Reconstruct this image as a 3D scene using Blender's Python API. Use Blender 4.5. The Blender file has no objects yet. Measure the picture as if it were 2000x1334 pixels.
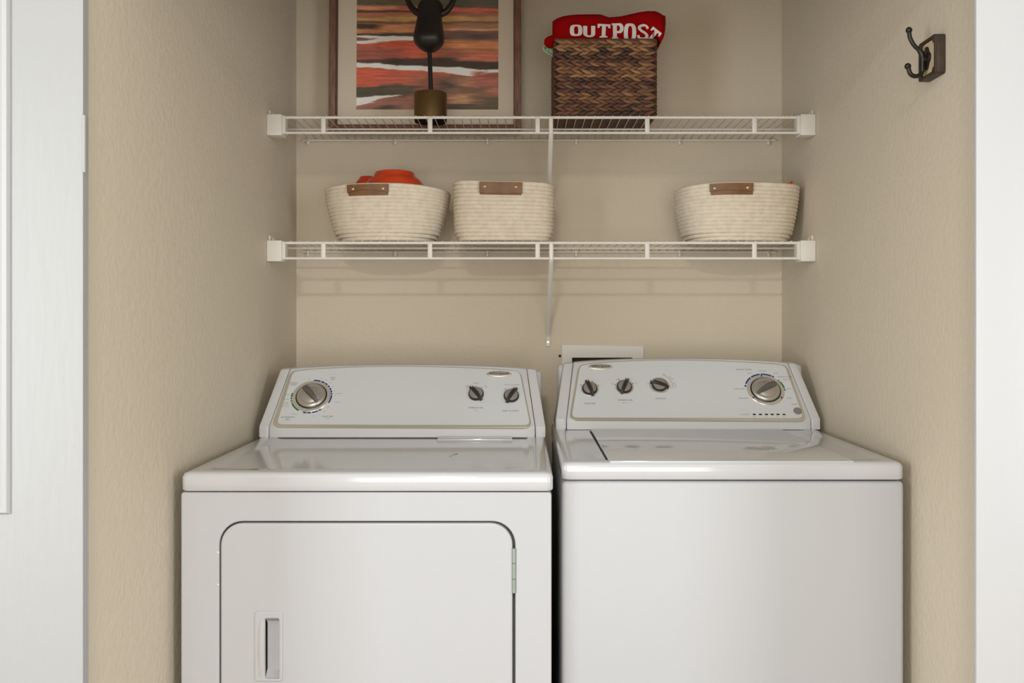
import bpy, bmesh, math, random
from mathutils import Vector, Matrix, noise
from mathutils.geometry import tessellate_polygon
random.seed(7)
S = bpy.context.scene
COL = S.collection
R = math.radians

# ------------------------------------------------------------------ camera
F = 1742.0; VX = 1022.0; VY = 620.0; CZ = 1.227      # focal length in px, vanishing point, eye height
cd = bpy.data.cameras.new('camera'); cam = bpy.data.objects.new('camera', cd); COL.objects.link(cam)
cam.location = (0, 0, CZ); cam.rotation_euler = (R(90), 0, 0)
cd.sensor_width = 36; cd.sensor_fit = 'HORIZONTAL'; cd.lens = F / 2000 * 36
cd.shift_x = -(VX - 1000) / 2000; cd.shift_y = -(667 - VY) / 2000
cd.clip_start = .02
S.camera = cam

# ------------------------------------------------------------------ world, lights, exposure
W = bpy.data.worlds.new('world'); S.world = W; W.use_nodes = True
W.node_tree.nodes['Background'].inputs[0].default_value = (.93, .97, 1, 1)
W.node_tree.nodes['Background'].inputs[1].default_value = 0.06
def area(name, loc, rot, sx, sy, power, col):
    d = bpy.data.lights.new(name, 'AREA'); d.shape = 'RECTANGLE'; d.size = sx; d.size_y = sy
    d.energy = power; d.color = col
    o = bpy.data.objects.new(name, d); o.location = loc; o.rotation_euler = rot; COL.objects.link(o); return o
area('ceiling_lamp_light', (-.26, -1.1, 2.44), (0, 0, 0), .24, .24, 60, (1, .95, .88))
area('fill_light_left', (-1.95, -.3, 1.2), (R(90), 0, R(-90)), 1.2, 1.6, 59, (.90, .95, 1))  # unseen cool daylight fill, added to lift the side walls and right casing
area('fill_light_right', (1.95, -.3, 1.2), (R(90), 0, R(90)), 1.2, 1.6, 46, (.90, .95, 1))  # added fill with no known source, brightens the alcove's left wall
area('fill_light_rear', (0, -2.55, 1.15), (R(90), 0, 0), 2.4, 1.8, 56, (1, .985, .965))  # added fill behind the viewpoint to raise the back wall
S.view_settings.view_transform = 'Standard'; S.view_settings.look = 'None'
S.view_settings.gamma = 1; S.view_settings.use_curve_mapping = False
S.view_settings.exposure = -0.12

# ------------------------------------------------------------------ materials
def lin(c):
    return tuple(((v / 255) / 12.92 if v / 255 <= .04045 else ((v / 255 + .055) / 1.055) ** 2.4) for v in c) + (1,)
def mat(name, rgb, rough=.5, metal=0, spec=.5, bump=None, vary=None, coat=0, sheen=0):
    m = bpy.data.materials.new(name); m.use_nodes = True; nt = m.node_tree
    b = nt.nodes['Principled BSDF']; c = lin(rgb)
    b.inputs['Base Color'].default_value = c; b.inputs['Roughness'].default_value = rough
    b.inputs['Metallic'].default_value = metal; b.inputs['Specular IOR Level'].default_value = spec
    b.inputs['Coat Weight'].default_value = coat; b.inputs['Coat Roughness'].default_value = .05
    if sheen: b.inputs['Sheen Weight'].default_value = sheen
    tc = nt.nodes.new('ShaderNodeTexCoord')
    def tex(scale, stretch, detail=3):
        mp = nt.nodes.new('ShaderNodeMapping'); mp.inputs['Scale'].default_value = stretch
        n = nt.nodes.new('ShaderNodeTexNoise'); n.inputs['Scale'].default_value = scale; n.inputs['Detail'].default_value = detail
        nt.links.new(tc.outputs['Object'], mp.inputs[0]); nt.links.new(mp.outputs[0], n.inputs['Vector']); return n
    if vary:      # (rgb2, scale, stretch)
        n = tex(vary[1], vary[2] if len(vary) > 2 else (1, 1, 1))
        r = nt.nodes.new('ShaderNodeValToRGB'); r.color_ramp.elements[0].position = .35; r.color_ramp.elements[1].position = .65
        r.color_ramp.elements[0].color = c; r.color_ramp.elements[1].color = lin(vary[0])
        nt.links.new(n.outputs['Fac'], r.inputs[0]); nt.links.new(r.outputs[0], b.inputs['Base Color'])
    if bump:      # (scale, strength, distance, stretch)
        n = tex(bump[0], bump[3] if len(bump) > 3 else (1, 1, 1), 2)
        bp = nt.nodes.new('ShaderNodeBump'); bp.inputs['Strength'].default_value = bump[1]; bp.inputs['Distance'].default_value = bump[2]
        nt.links.new(n.outputs['Fac'], bp.inputs['Height']); nt.links.new(bp.outputs[0], b.inputs['Normal'])
    return m
WALL = mat('beige_wall_paint', (214, 203, 183), .62, spec=.3, bump=(75, .35, .004))
CEIL = mat('ceiling_paint', (230, 228, 222), .8)
FLOOR = mat('floor_vinyl', (150, 132, 112), .5, vary=((128, 108, 88), 6, (1, 12, 1)))
TRIM = mat('lit_white_paint', (184, 186, 188), .4, bump=(14, .12, .004, (6, 6, 1)))  # whiter than the door paint: stronger light put into the colour
DOORP = mat('door_white_paint', (164, 166, 166), .42, bump=(14, .15, .004, (6, 6, 1)))
WHITE = mat('appliance_white_enamel', (185, 187, 190), .42, spec=.3)
TOPW = mat('appliance_top_enamel', (193, 195, 198), .09, spec=.8)
PANEL = mat('console_panel_white', (206, 210, 212), .3)
PLAST = mat('console_plastic_white', (203, 204, 205), .28)
BORDER = mat('console_champagne_trim', (202, 197, 184), .24, metal=.45)
GAP = mat('dark_gap', (30, 30, 30), .8)
GASKET = mat('grey_rubber', (95, 97, 100), .6)
DARKK = mat('knob_charcoal', (58, 55, 52), .28, metal=.3)
SILV = mat('knob_silver', (182, 178, 172), .3, metal=.6)
SILV2 = mat('dial_satin_silver', (206, 200, 190), .28, metal=.5)
GRIP = mat('dial_grip_grey', (118, 113, 110), .3, metal=.5)
INK = mat('ink_dark_grey', (66, 64, 66), .6)
INKB = mat('ink_blue', (28, 52, 128), .5)
INKG = mat('ink_green', (24, 110, 60), .5)
LED = mat('indicator_black', (22, 22, 22), .3)
BTN = mat('button_grey', (128, 126, 124), .45)
WIRE = mat('white_vinyl_coated_wire', (232, 228, 220), .38)
CLIP = mat('white_plastic_clip', (228, 224, 214), .45)
ROPE = mat('cream_cotton_rope', (232, 222, 205), .85, bump=(230, .55, .002, (1, 1, 3)), vary=((222, 210, 190), 60))
LEATH = mat('tan_leather', (130, 92, 58), .5, bump=(160, .2, .001), vary=((114, 78, 48), 30))
BRASSR = mat('rivet_brass', (214, 190, 150), .3, metal=.8)
ORANGE = mat('orange_glazed_plastic', (220, 78, 34), .25, vary=((206, 62, 26), 12))
ORCLOTH = mat('orange_cloth', (228, 92, 44), .85)
RED = mat('red_cotton', (158, 3, 10), .9, spec=.12)
WPRINT = mat('white_screen_print', (238, 232, 228), .7)
GREENC = mat('pale_green_knit', (186, 222, 184), .9)
BULL = mat('dark_bronze', (30, 25, 24), .40, metal=.2, vary=((40, 34, 33), 30))
PAD = mat('black_felt_pad', (14, 13, 13), .9, spec=.1)
BRASS = mat('aged_brass', (122, 98, 62), .42, metal=.8, bump=(40, .06, .001, (1, 1, 12)))
FRAMEW = mat('brown_wood_frame', (138, 102, 84), .5, vary=((112, 78, 62), 18, (8, 8, 1)))
FRAMEI = mat('dark_wood_inner', (96, 64, 50), .5)
MAT_B = mat('cream_mat_board', (222, 210, 192), .85)
HOOKM = mat('oil_rubbed_bronze', (46, 42, 38), .34, metal=.5)
HOOKW = mat('brown_rustic_wood', (72, 58, 46), .5, vary=((56, 44, 36), 40, (3, 1, 1)))
HOOKC = mat('cream_distressed_paint', (206, 188, 156), .7, vary=((190, 170, 138), 50))
BOXPL = mat('outlet_box_plastic', (228, 226, 220), .45)
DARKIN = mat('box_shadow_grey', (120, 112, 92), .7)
CORE = mat('basket_lining_dark', (60, 42, 34), .9)
STEEL = mat('hinge_zinc', (160, 172, 164), .4, metal=.6)
CHROME = mat('screw_zinc', (200, 196, 186), .25, metal=.9)
STRAND = []
for i, c in enumerate([(140, 100, 72), (122, 84, 62), (104, 70, 54), (160, 118, 80), (92, 62, 50), (178, 136, 92), (76, 54, 48), (128, 92, 66)]):
    STRAND.append(mat('seagrass_strand_%s' % 'abcdefgh'[i], c, .55, bump=(60, .3, .002, (1, 6, 6)), vary=(tuple(int(v * .82) for v in c), 35, (1, 5, 5))))

# ------------------------------------------------------------------ helpers
def origin(p):
    v = Vector((0, 0, 0))
    while p is not None: v += p.location; p = p.parent
    return v
def link(name, me, m=None, parent=None, at=None):
    """verts of me are in world space; the object origin goes to `at` (or the parent's origin)"""
    o = bpy.data.objects.new(name, me); COL.objects.link(o)
    po = origin(parent)
    a = Vector(at) if at is not None else po
    me.transform(Matrix.Translation(-a))
    if parent is not None: o.parent = parent
    o.location = a - po
    if m is not None: me.materials.append(m)
    return o
def bmo(name, bm, m, parent=None, at=None, angle=35, normals=True):
    if normals: bmesh.ops.recalc_face_normals(bm, faces=bm.faces)
    me = bpy.data.meshes.new(name); bm.to_mesh(me); bm.free()
    if angle is not None:
        me.shade_smooth(); me.set_sharp_from_angle(angle=R(angle))
    return link(name, me, m, parent, at)
def thing(name, label, cat, loc, group=None):
    o = bpy.data.objects.new(name, None); COL.objects.link(o); o.location = loc; o.empty_display_size = .05
    return tag(o, label, cat, group)
def tag(o, label, cat, group=None):
    o['label'] = label; o['category'] = cat
    if group: o['group'] = group
    return o
def struct(o): o['kind'] = 'structure'; return o
def addbox(bm, x0, x1, y0, y1, z0, z1, bev=0, seg=2):
    r = bmesh.ops.create_cube(bm, size=1)
    vs = r['verts']
    for v in vs:
        v.co = Vector((x0 + (v.co.x + .5) * (x1 - x0), y0 + (v.co.y + .5) * (y1 - y0), z0 + (v.co.z + .5) * (z1 - z0)))
    if bev:
        es = set(e for v in vs for e in v.link_edges)
        bmesh.ops.bevel(bm, geom=list(es), offset=bev, segments=seg, affect='EDGES', profile=.5)
def box(name, x0, x1, y0, y1, z0, z1, m, parent=None, bev=0, seg=2, at=None):
    bm = bmesh.new(); addbox(bm, x0, x1, y0, y1, z0, z1, bev, seg)
    return bmo(name, bm, m, parent, at)
def loft(bm, loops, cap0=True, cap1=True, closed=True):
    rows = [[bm.verts.new(p) for p in L] for L in loops]
    n = len(rows[0])
    for a, b in zip(rows, rows[1:]):
        for i in range(n if closed else n - 1):
            j = (i + 1) % n
            bm.faces.new((a[i], a[j], b[j], b[i]))
    if cap0: bm.faces.new(rows[0])
    if cap1: bm.faces.new(rows[-1])
    return rows
def addtube(bm, pts, r, seg=8, caps=True):
    pts = [Vector(p) for p in pts]; n = len(pts)
    rr = r if isinstance(r, (list, tuple)) else [r] * n
    up = None; loops = []
    for i, p in enumerate(pts):
        d = (pts[min(i + 1, n - 1)] - pts[max(i - 1, 0)]).normalized()
        if up is None:
            up = Vector((0, 0, 1)) if abs(d.z) < .9 else Vector((0, 1, 0))
        u = d.cross(up).normalized(); w = u.cross(d).normalized(); up = w
        loops.append([p + (u * math.cos(2 * math.pi * k / seg) + w * math.sin(2 * math.pi * k / seg)) * rr[i] for k in range(seg)])
    loft(bm, loops, caps, caps)
def tube(name, pts, r, m, parent=None, seg=8, at=None):
    bm = bmesh.new(); addtube(bm, pts, r, seg); return bmo(name, bm, m, parent, at, 50)
def smooth_path(ctrl, n=8):
    c = [Vector(p) for p in ctrl]; c = [2 * c[0] - c[1]] + c + [2 * c[-1] - c[-2]]; out = []
    for i in range(1, len(c) - 2):
        for k in range(n):
            t = k / n; a, b, d, e = c[i - 1], c[i], c[i + 1], c[i + 2]
            out.append(.5 * ((2 * b) + (d - a) * t + (2 * a - 5 * b + 4 * d - e) * t * t + (3 * b - a - 3 * d + e) * t ** 3))
    out.append(c[-2]); return out
def addlathe(bm, prof, M, seg=32):
    """prof: (radius, height); axis = local Z of matrix M"""
    loops = []
    for r, h in prof:
        loops.append([M @ Vector((max(r, 1e-5) * math.cos(2 * math.pi * k / seg), max(r, 1e-5) * math.sin(2 * math.pi * k / seg), h)) for k in range(seg)])
    loft(bm, loops)
def lathe(name, prof, M, m, parent=None, seg=32, at=None, angle=35):
    bm = bmesh.new(); addlathe(bm, prof, M, seg); return bmo(name, bm, m, parent, at, angle)
def prism(name, outer, holes, M, depth, m, parent=None, bev=0, at=None, lift=0):
    """outline(s) in the XY plane of M, extruded to local z from lift-depth up to lift"""
    pl = [list(outer)] + [list(h) for h in holes]
    def area2(L): return sum(L[i - 1][0] * L[i][1] - L[i][0] * L[i - 1][1] for i in range(len(L)))
    def offset(L, d, hole):
        """move every corner of a closed outline into the material by d"""
        sg = (1 if area2(L) > 0 else -1) * (-1 if hole else 1); n = len(L); out = []
        for k in range(n):
            a, b, c = Vector(L[k - 1]), Vector(L[k]), Vector(L[(k + 1) % n])
            n1 = Vector((-(b - a).y, (b - a).x)); n2 = Vector((-(c - b).y, (c - b).x))
            if n1.length < 1e-9: n1 = n2.copy()
            if n2.length < 1e-9: n2 = n1.copy()
            n1.normalize(); n2.normalize(); m_ = (n1 + n2)
            q = m_.normalized() * (d / max(.5, m_.normalized().dot(n1))) if m_.length > 1e-6 else n1 * d
            out.append(tuple(b + q * sg))
        return out
    if not holes and bev:            # plain slab: bevel both rims
        bm = bmesh.new()
        top = [bm.verts.new(M @ Vector((x, y, lift))) for x, y in pl[0]]; bot = [bm.verts.new(M @ Vector((x, y, lift - depth))) for x, y in pl[0]]
        bm.faces.new(top); bm.faces.new(list(reversed(bot)))
        for i in range(len(top)): bm.faces.new((top[i - 1], top[i], bot[i], bot[i - 1]))
        es = [bm.edges.get((top[i - 1], top[i])) for i in range(len(top))]
        bmesh.ops.bevel(bm, geom=es, offset=bev, segments=2, affect='EDGES', profile=.5)
        return bmo(name, bm, m, parent, at)
    # slab with openings: chamfered front rims
    steps = [(0, -depth)] + ([(0, -bev), (bev * .3, -bev * .3), (bev, 0)] if bev else [(0, 0)])
    bm = bmesh.new(); rings = []
    for k, L in enumerate(pl):
        rings.append([[bm.verts.new(M @ Vector((x, y, lift + z))) for x, y in (offset(L, o, k > 0) if o else L)] for o, z in steps])
    for which in (0, -1):
        vs = [v for r in rings for v in r[which]]
        fl = [Vector((*((M.inverted() @ v.co)[:2]), 0)) for v in vs]; it = iter(fl)
        polys = [[next(it) for _ in L] for L in pl]
        for t in tessellate_polygon(polys):
            try: bm.faces.new([vs[q] for q in t])
            except ValueError: pass
    for r in rings:
        n = len(r[0])
        for a, b in zip(r, r[1:]):
            for q in range(n): bm.faces.new((a[q - 1], a[q], b[q], b[q - 1]))
    return bmo(name, bm, m, parent, at, angle=18)
def rrect(x0, x1, y0, y1, r, n=8):
    rs = r if isinstance(r, (tuple, list)) else (r,) * 4      # bl br tr tl
    out = []
    for (cx, cy, a0, q) in ((x0, y0, 180, rs[0]), (x1, y0, 270, rs[1]), (x1, y1, 0, rs[2]), (x0, y1, 90, rs[3])):
        sx = 1 if cx == x0 else -1; sy = 1 if cy == y0 else -1
        for k in range(n + 1):
            a = R(a0 + 90 * k / n)
            out.append((cx + sx * q + q * math.cos(a), cy + sy * q + q * math.sin(a)))
    return out
def P(px, py, d): return Vector(((px - VX) * d / F, d, CZ - (py - VY) * d / F))
def text_mesh(s, size, M, bold=0, align='CENTER', sx=1):
    cu = bpy.data.curves.new('lettering', 'FONT'); cu.body = s; cu.size = size; cu.align_x = align; cu.align_y = 'CENTER'
    cu.offset = bold; cu.resolution_u = 3
    o = bpy.data.objects.new('lettering', cu)
    me = bpy.data.meshes.new_from_object(o)
    bpy.data.objects.remove(o); bpy.data.curves.remove(cu)
    me.materials.clear()
    me.transform(M @ Matrix.Diagonal((sx, 1, 1, 1)))
    return me

# ------------------------------------------------------------------ the setting
DB = 2.757; XL = -.701; XR = .799
MB = Matrix(((1, 0, 0, 0), (0, 0, -1, DB), (0, 1, 0, 0), (0, 0, 0, 1)))     # wall plane: local x=X, y=Z, z=-Y (towards camera)
ob = (.150, .338, .985, 1.1035)                                             # outlet box opening
struct(prism('wall_back', [(XL - .1, 0), (XR + .1, 0), (XR + .1, 2.6), (XL - .1, 2.6)],
             [[(ob[0], ob[2]), (ob[0], ob[3]), (ob[1], ob[3]), (ob[1], ob[2])]], MB, .1, WALL))
struct(box('wall_left', XL - .1, XL, 1.422, DB, 0, 2.6, WALL))
struct(box('wall_right', XR, XR + .1, 1.44, DB, 0, 2.6, WALL))
struct(box('wall_front', XL - .1, XR + .1, 1.44, 1.54, 1.93, 2.6, WALL))
struct(box('wall_hall_left', -1.9, XL - .1, 1.44, 1.54, 0, 2.6, WALL))
struct(box('wall_hall_right', XR + .1, 1.9, 1.44, 1.54, 0, 2.6, WALL))
for nm_, xa_, xb_ in (('blocker_wall_left', -2.0, -1.9), ('blocker_wall_right', 1.9, 2.0)):  # unseen wall stubs, added to keep grazing light off the door
    struct(box(nm_, xa_, xb_, .5, 1.54, 0, 2.6, WALL))
struct(box('blocker_wall_rear', -2.0, 2.0, -2.7, -2.6, 0, 2.6, WALL))  # unseen, added to block world light on the appliance fronts
struct(box('floor', -2.0, 2.0, -2.6, DB + .1, -.05, 0, FLOOR))
struct(box('ceiling', -2.0, 2.0, -2.6, DB + .1, 2.6, 2.65, CEIL))
# right: white casing board of the opening
tr = struct(box('trim_1', .7264, .93, 1.430, 1.4395, 0, 2.1, TRIM, bev=.002))
# left: panelled door leaf folded open, its face to the hall
dx1 = (162 - VX) * 1.402 / F; dx0 = dx1 - .62
st = .1135
zb = CZ - (1004 - VY) * 1.40 / F
MD = Matrix(((1, 0, 0, 0), (0, 0, -1, 1.402), (0, 1, 0, 0), (0, 0, 0, 1)))
hole1 = [(dx0 + st, zb), (dx0 + st, 1.93), (dx1 - st, 1.93), (dx1 - st, zb)]
hole2 = [(dx0 + st, .22), (dx0 + st, zb - .36), (dx1 - st, zb - .36), (dx1 - st, .22)]
door = struct(prism('door_1', [(dx0, .012), (dx1, .012), (dx1, 2.05), (dx0, 2.05)], [hole1, hole2], MD, .018, DOORP, bev=.0015))
for h in (hole1, hole2):
    x0, z0 = h[0]; x1, z1 = h[2]
    bm = bmesh.new()
    def rl(i, d): return [MD @ Vector(p + (d,)) for p in ((x0 + i, z0 + i), (x1 - i, z0 + i), (x1 - i, z1 - i), (x0 + i, z1 - i))]
    loft(bm, [rl(0, -.016), rl(0, .001), rl(.003, .007), rl(.009, .009), rl(.016, .004), rl(.022, -.006), rl(.05, -.003)])
    bmo('panel', bm, TRIM, door)  # same door in the lighter white, its brighter light put into the colour
for z in (1.50, .35):
    tube('hinge', [(dx1 + .0005, 1.404, z - .045), (dx1 + .0005, 1.404, z + .045)], .0032, DOORP, door, 10)
# ------------------------------------------------------------------ appliance builders
def tray_top(name, x0, x1, y0, y1, z0, z1, parent, inset, drop, rc=.012):
    bm = bmesh.new(); e = .010
    def L(i, z, r): return [Vector((x, y, z)) for x, y in rrect(x0 + i, x1 - i, y0 + i, y1 - i, r, 6)]
    loops = [L(.002, z0, rc), L(0, z0 + .003, rc), L(0, z1 - e, rc), L(e * .3, z1 - e * .3, rc), L(e, z1, rc)]
    if inset:
        loops += [L(inset, z1, .03), L(inset + .006, z1 - drop, .03), L(inset + .02, z1 - drop, .03)]
    else: loops += [L(e * 2.5, z1 + .0004, rc)]
    loft(bm, loops)
    return bmo(name, bm, TOPW, parent, angle=50)

class Console:
    """sloped control console: a lower upright band, a tilted face, a crowned top"""
    def __init__(s, cx, D0, z0, Wb, Wt, zband, Dt, zt, crown):
        s.cx, s.D0, s.z0, s.Wb, s.Wt, s.zband, s.Dt, s.zt, s.crown = cx, D0, z0, Wb, Wt, zband, Dt, zt, crown
        s.v = Vector((0, Dt - D0, zt - zband)); s.len = s.v.length; s.v.normalize()
        s.n = Vector((0, -s.v.z, s.v.y)); s.o = Vector((0, D0, zband))
        s.M = Matrix(((1, 0, 0, 0), (0, s.v.y, s.n.y, D0), (0, s.v.z, s.n.z, zband), (0, 0, 0, 1)))
    def uv(s, px, py):       # photograph ray -> coordinates on the face plane
        r = P(px, py, 1.0) - Vector((0, 0, CZ)); c = Vector((0, 0, CZ))
        t = (s.o - c).dot(s.n) / r.dot(s.n); q = c + r * t - s.o
        return (q.x, q.dot(s.v))
    def at(s, u, v, h=0): return s.M @ Matrix.Translation((u, v, h))
    def section(s, name, t0, t1, m, parent, n=20, bev=.004, fat=0):
        bm = bmesh.new(); loops = []
        for i in range(n + 1):
            t = t0 + (t1 - t0) * i / n
            q = 1 - s.crown * abs(t) ** 2.4
            top = s.o + s.v * s.len * q
            prof = [(s.D0, s.z0), (s.D0, s.zband), (top.y, top.z), (top.y + .014, top.z + .003), (top.y + .05, top.z - .006), (top.y + .06, s.z0)]
            L = []
            for (y, z) in prof:
                f = max(0, (z - s.zband) / (s.zt - s.zband))
                w = s.Wb / 2 + (s.Wt - s.Wb) / 2 * f ** 1.25
                L.append(Vector((s.cx + t * w, y - fat, z + fat * .5)))
            loops.append(L)
        rows = loft(bm, loops)
        es = [bm.edges.get((a, b)) for R_ in rows for a, b in zip(R_, R_[1:] + R_[:1])]
        es = []
        for k in (0, n): es += [bm.edges.get((rows[k][i], rows[k][(i + 1) % 6])) for i in range(6)]
        for i in (2, 3): es += [bm.edges.get((rows[k][i], rows[k + 1][i])) for k in range(n)]
        if bev: bmesh.ops.bevel(bm, geom=[e for e in es if e], offset=bev, segments=2, affect='EDGES', profile=.5)
        return bmo(name, bm, m, parent, angle=28)

def write(con, parent, s, px, py, cap, m=INK, align='CENTER', sx=1.0, bold=0, rot=0):
    u, v = con.uv(px, py)
    sc = 740.0
    M = con.at(u, v, .0011) @ Matrix.Rotation(R(rot), 4, 'Z')
    me = text_mesh(s, cap / .69 / sc, M, bold, align, sx)
    return link('lettering', me, m, parent)
def arc_prism(con, parent, name, px, py, r0, r1, a0, a1, m, h=.0011, d=.0008):
    u, v = con.uv(px, py); n = max(2, int(abs(a1 - a0) / 5))
    pts = [(r1 * math.cos(R(a0 + (a1 - a0) * k / n)), r1 * math.sin(R(a0 + (a1 - a0) * k / n))) for k in range(n + 1)]
    pts += [(r0 * math.cos(R(a1 + (a0 - a1) * k / n)), r0 * math.sin(R(a1 + (a0 - a1) * k / n))) for k in range(n + 1)]
    return prism(name, pts, [], con.at(u, v, h), d, m, parent)
def grip_shape(L, w0, w1, h0, h1, M, m, name, parent, lean=0):
    """raised finger bar of a knob, lengthwise along local Y"""
    bm = bmesh.new(); loops = []
    for i in range(9):
        t = -1 + 2 * i / 8; w = (w0 + (w1 - w0) * (i / 8)) * (1 - .25 * abs(t) ** 3)
        h = h1 * (1 - .35 * t * t)
        loops.append([M @ Vector(p) for p in ((-w * 1.15, t * L, h0), (-w, t * L, h * .8), (-w * .45, t * L, h), (w * .45, t * L, h), (w, t * L, h * .8), (w * 1.15, t * L, h0))])
    loft(bm, loops); return bmo(name, bm, m, parent, angle=40)
def small_knob(con, parent, name, px, py, ang, r=.0205, ring=None, label=None):
    u, v = con.uv(px, py); M = con.at(u, v)
    k = lathe(name, [(r * .98, .0), (r, .003), (r * .98, .007), (r * .92, .0085), (0, .0085)], M, DARKK, parent, 32)
    if ring: lathe('knob_ring', [(ring, .0), (ring, .0022), (ring - .002, .003), (r + .0005, .0028), (r + .0005, 0)], M, SILV2, k, 40)
    lathe('knob_face', [(r * .86, .008), (r * .82, .0102), (r * .5, .0112), (0, .0115)], M, SILV, k, 32)
    grip_shape(r * 1.26, r * .22, r * .30, .004, .0175, M @ Matrix.Rotation(R(ang), 4, 'Z'), DARKK, 'knob_grip', k)
    box_m = M @ Matrix.Rotation(R(ang), 4, 'Z')
    prism('knob_pointer', [(-.0008, r * .75), (.0008, r * .75), (.0008, r * 1.2), (-.0008, r * 1.2)], [], box_m, .0006, WPRINT, k, lift=.0142)
    return k
def big_dial(con, parent, px, py, ang):
    u, v = con.uv(px, py); M = con.at(u, v)
    r = .0405
    k = lathe('cycle_dial', [(r * 1.24, 0), (r * 1.24, .002), (r * 1.20, .0035), (r * 1.02, .0035), (r * 1.0, .001), (r * .95, .001)], M, SILV2, parent, 56)
    lathe('dial_dark_ring', [(r * 1.0, .0005), (r * 1.005, .0042), (r * .955, .0055), (r * .93, .001)], M, LED, k, 56)  # dark ring between bezel and skirt
    lathe('dial_skirt', [(r * .95, .001), (r * .94, .0062), (r * .90, .0088), (r * .74, .0118), (r * .68, .0108), (r * .65, .0108), (r * .62, .0120), (0, .0124)], M, SILV, k, 56, angle=50)
    grip_shape(r * .80, r * .11, r * .25, .008, .0225, M @ Matrix.Rotation(R(ang), 4, 'Z'), GRIP, 'dial_grip', k)
    return k
def badge(con, parent, px, py, wpx):
    u, v = con.uv(px, py); w = wpx / 742 / 2; hgt = w * .30
    M = con.at(u, v, .001)
    bm = bmesh.new(); loops = []
    for f, h in ((1, 0), (1, .001), (.93, .0022), (.7, .003), (.3, .0034)):
        loops.append([M @ Vector((w * f * math.cos(2 * math.pi * k / 40), hgt * f * math.sin(2 * math.pi * k / 40), h)) for k in range(40)])
    loft(bm, loops); b = bmo('brand_badge', bm, SILV2, parent, angle=60)
    me = text_mesh('Whirlpool', hgt * 1.25, M @ Matrix.Translation((0, hgt * .05, .0037)), .0001, sx=1.0)
    link('lettering', me, INK, b)
def polyline_round(pts, r, n=5):
    """round the corners of a polygon"""
    out = []; N = len(pts)
    for i in range(N):
        a, b, c = Vector(pts[i - 1]), Vector(pts[i]), Vector(pts[(i + 1) % N])
        d0 = (a - b); d1 = (c - b); q = min(r, d0.length * .45, d1.length * .45)
        p0 = b + d0.normalized() * q; p2 = b + d1.normalized() * q
        for k in range(n + 1):
            t = k / n; p = p0 * (1 - t) ** 2 + b * 2 * t * (1 - t) + p2 * t * t; out.append((p.x, p.y))
    return out
def panel_outline(con, bl, br, tr_, tc, tl, r):
    a, b, c, m_, d = (con.uv(*q) for q in (bl, br, tr_, tc, tl))
    top = []
    for k in range(1, 16):
        t = k / 16; x = c[0] + (d[0] - c[0]) * t
        # parabola through c, m_, d
        s = (x - m_[0]); 
        base = m_[1] + (c[1] - m_[1]) * ((s / (c[0] - m_[0])) ** 2 if x > m_[0] else 0) + (d[1] - m_[1]) * ((s / (d[0] - m_[0])) ** 2 if x <= m_[0] else 0)
        top.append((x, base))
    pts = polyline_round([a, b, c, d], r)
    n = 6
    return pts[:3 * n] + top + pts[3 * n:]

# ------------------------------------------------------------------ dryer
sD = 1742 / 985; 
dX0, dX1 = -.678, .059; dF = 1.7685; dT = .920
dryer = thing('dryer', 'white front-loading clothes dryer, left of the pair, with round-cornered door', 'dryer', ((dX0 + dX1) / 2, 2.1, 0))
MFd = Matrix(((1, 0, 0, 0), (0, 0, -1, dF + .003), (0, 1, 0, 0), (0, 0, 0, 1)))
zs = CZ - (962 - VY) / 985
do = ((427 - VX) / 985, (1006.5 - VX) / 985, .19, CZ - (1019 - VY) / 985)
hole = rrect(*do, .047); hole = list(reversed(hole))
front = prism('front_panel', rrect(dX0 - .002, dX1 - .003, .07, zs, .006, 3), [hole], MFd, .022, WHITE, dryer, bev=.0025)
box('cabinet', dX0 - .001, dX1 - .004, dF + .0255, 2.46, .03, zs - .002, WHITE, dryer, bev=.006)
g = .0035
di = (do[0] + g * .8, do[1] - g * 1.6, do[2] + g, do[3] - g)
# door with an opening for the latch handle
hx0, hx1 = (517 - VX) / 985, (545.5 - VX) / 985
hz0, hz1 = CZ - (1327 - VY) / 985, CZ - (1207 - VY) / 985
dh = list(reversed(rrect(hx0, hx1, hz0, hz1, .004, 3)))
ddoor = prism('door', rrect(*di, .044), [dh], MFd, .02, WHITE, dryer, bev=.004, lift=.001)
box('door_gap', do[0] - .01, do[1] + .01, dF + .0235, dF + .0252, do[2] - .01, do[3] + .01, GASKET, dryer)
ez0, ez1 = CZ - (1331 - VY) / 985, CZ - (1194 - VY) / 985
ex0, ex1 = (497 - VX) / 985, (552 - VX) / 985
prism('handle_plate', rrect(ex0, ex1, ez0, ez1, .007, 5), [list(reversed(rrect(hx0 + .0005, hx1 - .0005, hz0 + .001, hz1 - .001, .003, 3)))], MFd, .003, WHITE, ddoor, bev=.0018, lift=.0036)
bm = bmesh.new()
def hl(i, d, xi=0): return [MFd @ Vector((x, y, d)) for x, y in rrect(hx0 - xi, hx1 - i * .4, hz0 + i, hz1 - i, .003, 3)]
loft(bm, [hl(0, .002), hl(.001, -.004), hl(.012, -.017)], cap0=False)
bmo('handle_cup', bm, WHITE, ddoor)
grip_shape(.055, .0055, .0055, -.001, .0062, MFd @ Matrix.Translation(((505 - VX) / 985 + .006, (hz0 + hz1) / 2, .0005)), WHITE, 'latch_handle', ddoor)
hx = do[1] - .0025
hz = CZ - (1115 - VY) / 985
for a, b in ((-.044, -.017), (-.016, .014), (.015, .044)):
    tube('door_hinge', [(hx, dF + .003, hz + a), (hx, dF + .003, hz + b)], .0042, STEEL, ddoor, 10)
for py in (1080, 1143):
    lathe('bumper', [(.0022, 0), (.0022, .002), (0, .003)], MFd @ Matrix.Translation(((425 - VX) / 985, CZ - (py - VY) / 985, -.002)), CLIP, dryer, 10)
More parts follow.
